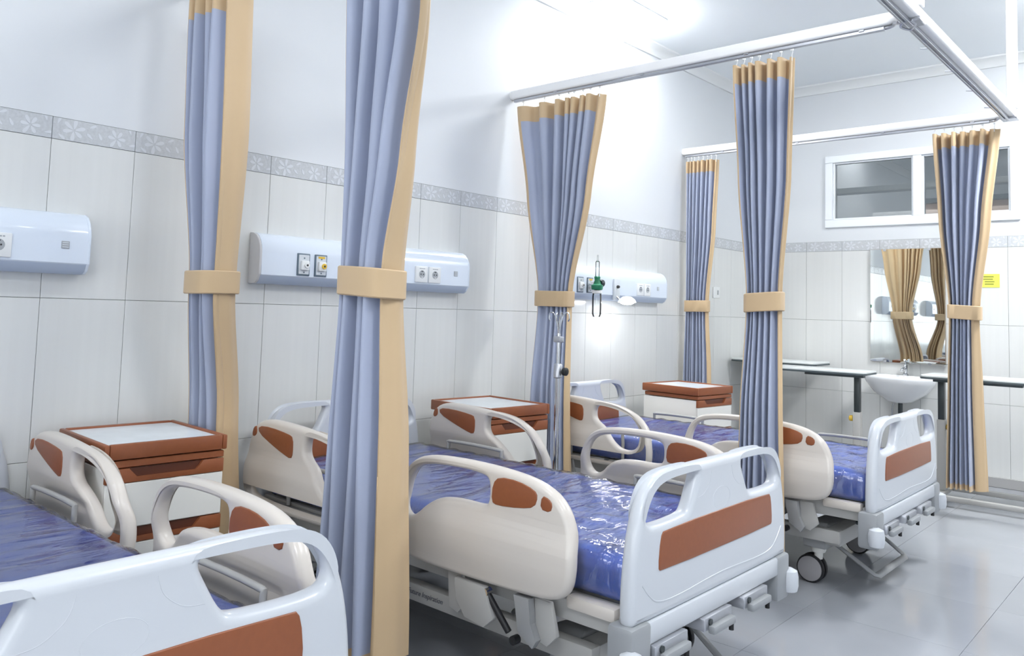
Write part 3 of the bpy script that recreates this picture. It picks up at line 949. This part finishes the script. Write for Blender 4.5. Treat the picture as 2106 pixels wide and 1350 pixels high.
bed = make_bed()
beds = [bed, copy_tree(bed), copy_tree(bed)]
tag(beds[0], 'middle white hospital bed with brown panels and film wrapped blue mattress, between two curtain rows', 'hospital bed', 'hospital beds in a row')
tag(beds[1], 'nearest white hospital bed at lower left, cut off by the frame', 'hospital bed', 'hospital beds in a row')
tag(beds[2], 'farthest white hospital bed with its caster and brake bar showing, beyond the middle curtain', 'hospital bed', 'hospital beds in a row')
beds[0].location = (BX, 2.36, 0)
beds[1].location = (BX - 0.19, 0.59, 0)
beds[1].rotation_euler = (0, 0, 0.014)
beds[2].location = (BX + 0.045, 4.195, 0)
for ch in beds[2].children:          # far rails of the last bed are folded down
    if ch.name.split('.')[0] in ('head_side_rail', 'foot_side_rail') and sum(v.co.y for v in ch.data.vertices) > 0:
        ch.location.z = -0.235

def text_mesh(name, body, size, material, parent, mw, shear=0.0):
    cu = bpy.data.curves.new('tmp', 'FONT')
    cu.body = body; cu.size = size; cu.extrude = 0.0006; cu.shear = shear
    ob = bpy.data.objects.new('tmp', cu); COL.objects.link(ob)
    dg = bpy.context.evaluated_depsgraph_get(); dg.update()
    me = bpy.data.meshes.new_from_object(ob.evaluated_get(dg))
    bpy.data.objects.remove(ob); bpy.data.curves.remove(cu)
    me.transform(mw)
    me.materials.clear()
    return finish(name, me, material, parent)
# cursive maker's line on the near base beam (reads along +X, faces -Y)
text_mesh('lettering', 'Future Inspiration', 0.024, M['print'], beds[0], Matrix.Translation((1.135 - BX, -.4226, .240)) @ Matrix.Rotation(PI / 2, 4, 'X'), 0.25)

# ------------------------------------------------------------------ bedside cabinets (front faces +X)
def make_cabinet():
    root = empty('bedside_cabinet', (0, 0, 0))
    D, Wd, Ht = 0.225, 0.205, 0.742
    box('body', -D, D - .012, -Wd, Wd, .065, Ht - .085, M['cab_white'], root, .006)
    # tray top: raised brown rim around a pale inset
    bm = bmesh.new()
    for q in ((-D - .008, D + .008, -Wd - .008, -Wd + .010), (-D - .008, D + .008, Wd - .010, Wd + .008), (-D - .008, -D + .010, -Wd + .010, Wd - .010), (D - .012, D + .008, -Wd + .010, Wd - .010)):
        bm_box(bm, *q, Ht - .052, Ht, .005)
    top = from_bm('tray_rim', bm, M['brown'], root, 40)
    box('tray_inset', -D + .009, D - .011, -Wd + .009, Wd - .009, Ht - .052, Ht - .007, M['tray'], top, .003, 1)
    box('pull_board', -D + .01, D + .002, -Wd, Wd, Ht - .080, Ht - .056, M['brown'], root, .003, 1)
    # drawer: brown head with a scooped grip, white front below
    def grip_front(nm, z0, z1, zb):
        f = empty(nm, (0, 0, 0)); f.parent = root
        h = z1 - z0
        prof = [(-Wd + .001, z0), (Wd - .001, z0), (Wd - .001, z1), (Wd * .62, z1), (Wd * .50, z0 + h * .35), (-Wd * .50, z0 + h * .35), (-Wd * .62, z1), (-Wd + .001, z1)]
        prism('grip', prof, D - .012, D + .004, 'YZ', M['brown'], f, .0015)
        prism('grip_recess', [(-Wd * .62, z0 + h * .3), (Wd * .62, z0 + h * .3), (Wd * .62, z1), (-Wd * .62, z1)], D - .0125, D - .008, 'YZ', M['brown_dark'], f)
        box('front_panel', D - .012, D + .003, -Wd + .002, Wd - .002, zb, z0 - .002, M['cab_white'], f, .003, 1)
        return f
    grip_front('drawer', .612, .659, .462)
    grip_front('door', .412, .459, .085)
    for x in (-.19, .19):
        for y in (-.175, .175):
            c = lathe('caster', [(.012, .03), (.012, .066)], M['alu'], root, (x, y, 0), 'Z', 10)
            for d in (-.012, .012):
                lathe('wheel', [(.020, -.006), (.025, -.004), (.025, .004), (.020, .006)], M['black'], c, (x + .008, y + d, .025), 'Y', 16)
    return root
cab = make_cabinet()
for i, (x, y, rz, lb) in enumerate(((.30, 1.36, -.05, 'white bedside cabinet with brown tray top beside the nearest bed'),
                                    (.375, 3.15, -.08, 'white bedside cabinet with brown tray top below the flared wall curtain'),
                                    (.44, 5.12, -.10, 'farthest white bedside cabinet with brown tray top near the corner curtain'))):
    c = cab if i == 0 else copy_tree(cab)
    c.location = (x, y, 0); c.rotation_euler = (0, 0, rz)
    tag(c, lb, 'cabinet', 'bedside cabinets')

# ------------------------------------------------------------------ bed head consoles on the wall
CPROF = [(0.0, 1.312), (.050, 1.312), (.070, 1.324), (.084, 1.348)], [(.084, 1.348), (.088, 1.352), (.088, 1.455), (.084, 1.482), (.072, 1.508), (.052, 1.530), (.026, 1.541), (0.0, 1.543)]
def console(y0, y1, label, extras):
    root = tag(empty('bed_head_console', (0, (y0 + y1) / 2, 1.31)), label, 'wall console', 'bed head consoles')
    c = (y0 + y1) / 2
    up_ = [(0.0, 1.348)] + CPROF[1]
    lo_ = CPROF[0] + [(0.0, 1.348)]
    def pr(nm, poly, a, b, m, bev=0.0):
        return prism(nm, [(x, z - 1.31) for x, z in poly], a - c, b - c, 'XZ', m, root, bev, 30)
    pr('upper_shell', up_, y0 + .012, y1 - .012, M['console'])
    pr('lower_strip', lo_, y0 + .012, y1 - .012, M['console_low'])
    cap = [(x * 1.01, z) for x, z in CPROF[0][:-1]] + CPROF[1][1:]
    pr('end_cap', cap, y0, y0 + .012, M['console_end'], .003)
    pr('end_cap', cap, y1 - .012, y1, M['console'], .003)
    XF = .088
    def socket(y, zc=1.402):
        s = box('power_socket', XF - .004, XF + .010, y - .043 - c, y + .043 - c, zc - .043 - 1.31, zc + .043 - 1.31, M['socket'], root, .004)
        lathe('socket_well', [(.021, .0095), (.021, .0108), (.018, .0112), (.0, .0113)][:3], M['socket_grey'], s, (XF, y - c, zc - 1.31), 'X', 20)
        for d in (-.0085, .0085):
            lathe('pin_hole', [(.0035, .011), (.0035, .0122)], M['dark_hole'], s, (XF, y + d - c, zc - 1.31), 'X', 10)
        box('earth_clip', XF + .0108, XF + .0125, y - .006 - c, y + .006 - c, zc + .013 - 1.31, zc + .0175 - 1.31, M['dark_hole'], s)
        box('earth_clip', XF + .0108, XF + .0125, y - .006 - c, y + .006 - c, zc - .0175 - 1.31, zc - .013 - 1.31, M['socket'], s)
        for k in range(4):
            box('print_mark', XF + .0098, XF + .0103, y - .018 + k * .010 - c, y - .0105 + k * .010 - c, zc + .028 - 1.31, zc + .033 - 1.31, M['socket_grey'], s)
    def outlet(y, colour, zc=1.408):
        f = box('gas_outlet', XF - .003, XF + .006, y - .034 - c, y + .034 - c, zc - .052 - 1.31, zc + .052 - 1.31, M['slate'], root, .003)
        box('face_plate', XF + .004, XF + .009, y - .028 - c, y + .028 - c, zc - .045 - 1.31, zc + .045 - 1.31, M['outlet_plate'], f, .002, 1)
        box('coupling', XF + .008, XF + .022, y - .020 - c, y + .022 - c, zc - .026 - 1.31, zc + .018 - 1.31, M['socket'], f, .004)
        lathe('valve', [(.013, .020), (.013, .027), (.006, .028)], colour, f, (XF, y + .006 - c, zc - .003 - 1.31), 'X', 16)
        lathe('valve_core', [(.005, .027), (.005, .0295)], M['dark_hole'], f, (XF, y + .006 - c, zc - .003 - 1.31), 'X', 12)
        if colour is M['yellow']:
            box('colour_strip', XF + .008, XF + .0100, y - .018 - c, y + .018 - c, zc + .033 - 1.31, zc + .043 - 1.31, M['yellow'], f)
        for d in (-.036, .030):
            lathe('screw', [(.004, .0085), (.004, .010)], M['slate'], f, (XF, y - c, zc + d - 1.31), 'X', 8)
    def badge(y, zc=1.418):
        b = box('call_badge', XF - .002, XF + .0025, y - .014 - c, y + .014 - c, zc - .014 - 1.31, zc + .014 - 1.31, M['socket_grey'], root, .001, 1)
        for k in range(3):
            box('badge_rib', XF + .0022, XF + .0036, y - .011 - c, y + .011 - c, zc - .010 + k * .008 - 1.31, zc - .006 + k * .008 - 1.31, M['outlet_plate'], b)
    extras(socket, outlet, badge)
    return root, c
def ex1(socket, outlet, badge):
    socket(.905); socket(.815); badge(1.125); outlet(.30, M['socket']); outlet(.39, M['yellow'])
def ex2(socket, outlet, badge):
    outlet(2.152, M['socket']); outlet(2.247, M['yellow']); socket(2.885); socket(2.980); badge(3.145)
def ex3(socket, outlet, badge):
    outlet(4.30, M['socket']); outlet(4.41, M['yellow']); socket(5.03); socket(5.125); badge(5.285)
console(-.13, 1.215, 'white bed head console with sockets, cut off at the left edge', ex1)
console(1.925, 3.255, 'white bed head console with slate and yellow gas outlets behind the foreground curtain', ex2)
c3, c3y = console(4.06, 5.42, 'white bed head console with glowing reading lamp and green flow meter', ex3)

# flow meter with humidifier bottle plugged into the third console
fmt = tag(empty('oxygen_flow_meter', (.094, 4.36, 1.315)), 'green flow meter with clear bottle plugged into the far console', 'flow meter')
tube('inlet', [(.02, 0, .075), (.07, 0, .075)], .012, M['chrome'], fmt, 10)
lathe('green_body', [(.012, .045), (.028, .048), (.030, .058), (.030, .070), (.020, .076), (.014, .095), (.016, .112), (.012, .116)], M['green'], fmt, (.07, 0, 0), 'Z', 18)
lathe('control_knob', [(.016, .0), (.019, .004), (.019, .022), (.014, .026)], M['dark_steel'], fmt, (.07, .022, .082), 'Y', 14)
lathe('gauge_tube', [(.011, .116), (.011, .190), (.004, .196), (.003, .225)], M['clear'], fmt, (.07, 0, 0), 'Z', 14)
lathe('bottle_cap', [(.010, .045), (.026, .043), (.026, .030), (.02, .028)], M['socket'], fmt, (.07, 0, 0), 'Z', 18)
lathe('bottle', [(.022, .028), (.024, .010), (.024, -.075), (.018, -.090), (.004, -.092)], M['clear'], fmt, (.07, 0, 0), 'Z', 18)
fmt.scale = (1.3, 1.3, 1.3)
# reading lamp on the third console
rl = tag(empty('reading_lamp', (.10, 4.72, 1.40)), 'glowing white reading lamp fixed under the far console', 'lamp')
box('bracket', -.012, .002, -.036, .036, -.085, .065, M['outlet_plate'], rl, .004)
lathe('knob', [(.010, .0), (.012, .004), (.008, .018)], M['dark_hole'], rl, (.002, 0, .01), 'X', 12)
tube('arm', smooth_path([(0, 0, -.06), (.04, -.005, -.085), (.085, -.02, -.07)], 5), .007, M['chrome'], rl)
hd = lathe('lamp_shade', [(.012, .030), (.030, .026), (.055, .008), (.066, -.012), (.062, -.014), (.050, .0), (.02, .018)], M['socket'], rl, (.105, -.03, -.085), 'Z', 22)
lathe('bulb', [(.004, .012), (.030, .006), (.048, -.010), (.046, -.018), (.030, -.026), (.004, -.030)], M['bulb'], rl, (.105, -.03, -.085), 'Z', 20)

# ------------------------------------------------------------------ drip stand
iv = tag(empty('drip_stand', (.83, 3.14, 0)), 'chrome drip stand with hooks in front of the flared wall curtain', 'drip stand')
for k in range(5):
    a = 2 * PI * k / 5 + .3
    l = tube('base_leg', [(0, 0, .075), (.10 * math.cos(a), .10 * math.sin(a), .06), (.20 * math.cos(a), .20 * math.sin(a), .055)], .011, M['alu'], iv)
    lathe('wheel', [(.016, -.012), (.022, -.009), (.022, .009), (.016, .012)], M['black'], l, (.20 * math.cos(a), .20 * math.sin(a), .0225), 'Y', 14)
tube('lower_pole', [(0, 0, .06), (0, 0, .92)], .013, M['chrome'], iv, 14)
tube('upper_pole', [(0, 0, .90), (0, 0, 1.12)], .009, M['chrome'], iv, 12)
lathe('clamp_collar', [(.013, .90), (.022, .905), (.022, .965), (.016, .972)], M['alu'], iv, (0, 0, 0), 'Z', 14)
tube('clamp_screw', [(0, 0, .935), (.045, .02, .935)], .006, M['dark_steel'], iv)
lathe('clamp_knob', [(.010, .02), (.020, .024), (.020, .040), (.012, .044)], M['black'], iv, (.012, .0, .935), 'X', 12)
box('hook_plate', -.022, .022, -.016, .016, 1.075, 1.105, M['alu'], iv, .004)
for k in range(4):
    a = PI / 2 * k + .4
    c, s = math.cos(a), math.sin(a)
    tube('hook', smooth_path([(0, 0, 1.10), (.010 * c, .010 * s, 1.17), (.026 * c, .026 * s, 1.215), (.046 * c, .046 * s, 1.22), (.052 * c, .052 * s, 1.195), (.045 * c, .045 * s, 1.18)], 5), .0032, M['chrome'], iv, 7)

# ------------------------------------------------------------------ overbed tables along the far wall
def overbed_table(x, y, rz, z, label, L=.84, Wt=.40):
    """local x runs along the top; the post stands near the -x end"""
    o = tag(empty('overbed_table', (x, y, 0), rz), label, 'table', 'overbed tables parked by the far wall')
    hw = Wt / 2
    corner = lambda l, w, r: [(l - r, -w), (l - .3 * r, -w + .3 * r), (l, -w + r), (l, w - r), (l - .3 * r, w - .3 * r), (l - r, w), (-l + r, w), (-l + .3 * r, w - .3 * r), (-l, w - r), (-l, -w + r), (-l + .3 * r, -w + .3 * r), (-l + r, -w)]
    prism('top', corner(L / 2, hw, .05), z - .012, z, 'XY', M['table_top'], o, .002)
    prism('edge_band', corner(L / 2 + .003, hw + .003, .05), z - .026, z - .012, 'XY', M['table_edge'], o, .002)
    box('support_beam', -L / 2 + .05, L / 2 - .25, -.03, .03, z - .052, z - .026, M['table_edge'], o, .004)
    px = -L / 2 + .10
    box('upper_post', px - .020, px + .020, -.028, .028, z - .32, z - .05, M['dark_steel'], o, .004)
    box('lower_post', px - .027, px + .027, -.035, .035, .07, z - .31, M['steel_white'], o, .006)
    lathe('height_knob', [(.012, .0), (.022, .006), (.022, .028), (.014, .034)], M['yellow'], o, (px + .027, 0, z - .36), 'X', 14)
    for s in (-1, 1):
        b = box('base_leg', px - .06, px + .62, s * .20 - .024, s * .20 + .024, .040, .072, M['steel_white'], o, .006)
        for xx in (px - .03, px + .59):
            lathe('wheel', [(.016, -.012), (.020, -.010), (.020, .010), (.016, .012)], M['black'], b, (xx, s * .20, .020), 'Y', 14)
    box('base_bridge', px - .03, px + .03, -.19, .19, .044, .070, M['steel_white'], o, .004)
    return o
overbed_table(.395, 6.80, 0.02, .865, 'overbed table in the far corner, left end behind the corner curtain', .74)
overbed_table(.92, 6.35, PI + .05, .845, 'overbed table parked left of the wash basin', .74, .36)
overbed_table(2.11, 6.28, 0.02, .865, 'overbed table on the right behind the flared right-hand curtain')

# ------------------------------------------------------------------ basin, mirror, notice, switch
ba = tag(empty('wash_basin', (1.345, Y_BACK, .80)), 'white wall-hung wash basin with chrome tap below the mirror', 'wash basin')
def basin_mesh():
    bm = bmesh.new()
    n = 36
    def ring(hw, dep, yc, z, e=0.75):
        r = []
        for k in range(n):
            t = 2 * PI * k / n
            c, s = math.cos(t), math.sin(t)
            x = hw * math.copysign(abs(c) ** e, c)
            y = yc + dep * (math.copysign(abs(s) ** e, s))
            r.append(bm.verts.new((x, min(y, -.002), z)))
        return r
    spec = [(.05, .05, -.20, -.215), (.10, .09, -.20, -.20), (.19, .15, -.20, -.135), (.245, .195, -.203, -.06), (.258, .205, -.205, -.028), (.258, .205, -.205, -.012), (.250, .198, -.205, -.004),
            (.215, .140, -.235, -.006), (.20, .128, -.235, -.03), (.15, .10, -.23, -.11), (.03, .03, -.22, -.13)]
    R = [ring(*s) for s in spec]
    for A_, B_ in zip(R, R[1:]):
        for k in range(n): bm.faces.new((A_[k], A_[(k + 1) % n], B_[(k + 1) % n], B_[k]))
    bm.faces.new(R[0]); bm.faces.new(R[-1])
    return bm
from_bm('bowl', basin_mesh(), M['porcelain'], ba, 60)
lathe('drain', [(.018, -.128), (.018, -.124), (.01, -.123)], M['chrome'], ba, (0, -.22, 0), 'Z', 14)
lathe('overflow_hole', [(.007, -.0), (.007, .004)], M['dark_hole'], ba, (0, -.10, -.018), 'Y', 10)
tp = lathe('tap', [(.024, -.006), (.024, .004), (.017, .010), (.016, .075), (.010, .082)], M['chrome'], ba, (-.0, -.06, 0), 'Z', 18)
tube('spout', smooth_path([(0, -.06, .045), (0, -.11, .052), (0, -.155, .045), (0, -.165, .03)], 5), .010, M['chrome'], tp, 10)
tube('lever', smooth_path([(0, -.06, .078), (0, -.045, .10), (0, -.085, .118)], 4), [.010] * 8 + [.007], M['chrome'], tp, 10)
lathe('stopper', [(.010, .0), (.022, -.002), (.020, .004), (.006, .014), (.004, .022)], M['black'], ba, (.155, -.10, -.004), 'Z', 14)
tube('drain_trap', smooth_path([(0, -.20, -.20), (0, -.20, -.30), (0, -.16, -.36), (0, -.10, -.33), (0, -.03, -.32), (0, .004, -.32)], 5), .018, M['dark_steel'], ba, 10)
tube('supply_hose', smooth_path([(-.02, -.06, -.15), (-.10, -.04, -.25), (-.12, .002, -.36)], 5), .006, M['chrome'], ba)

mi = tag(empty('wall_mirror', (1.345, Y_BACK, .89)), 'rectangular wall mirror reflecting khaki curtains above the wash basin', 'mirror')
box('backing', -.285, .285, -.018, -.001, 0.0, .935, M['mirror_edge'], mi, .001, 1)
box('glass', -.283, .283, -.0215, -.0182, .002, .933, M['mirror'], mi)
for z in (.004, .925):
    for x in (-.17, .17):
        box('clip', x - .012, x + .012, -.025, -.018, z - .008, z + .012, M['alu'], mi, .002, 1)
sh = tag(empty('mirror_shelf', (1.52, Y_BACK, .90)), 'small glass shelf below the mirror behind the right curtain', 'shelf')
box('glass_plate', -.16, .14, -.11, -.024, 0.0, .006, M['clear'], sh, .001, 1)
for x in (-.13, .11):
    tube('bracket', [(x, -.002, -.006), (x, -.09, -.006)], .005, M['chrome'], sh)

no = tag(empty('yellow_notice', (1.935, Y_BACK, 1.51)), 'small yellow notice on the far wall beside the right curtain', 'notice')
box('sheet', -.07, .07, -.003, -.0005, 0.0, .104, M['sign'], no)
for k, (a, b) in enumerate(((-.045, .03), (-.04, .025), (-.03, .035), (-.03, .03))):
    box('print_line', a, b, -.0034, -.0029, .078 - k * .019, .087 - k * .019, M['sign_ink'], no)

sw = tag(empty('light_switch', (0.0, 6.38, 1.38)), 'white light switch on the tiles beside the corner curtain', 'switch')
box('plate', 0.0, .010, -.06, .06, 0.0, .095, M['socket'], sw, .003)
box('rocker', .009, .014, .008, .030, .03, .068, M['socket_grey'], sw, .002, 1)
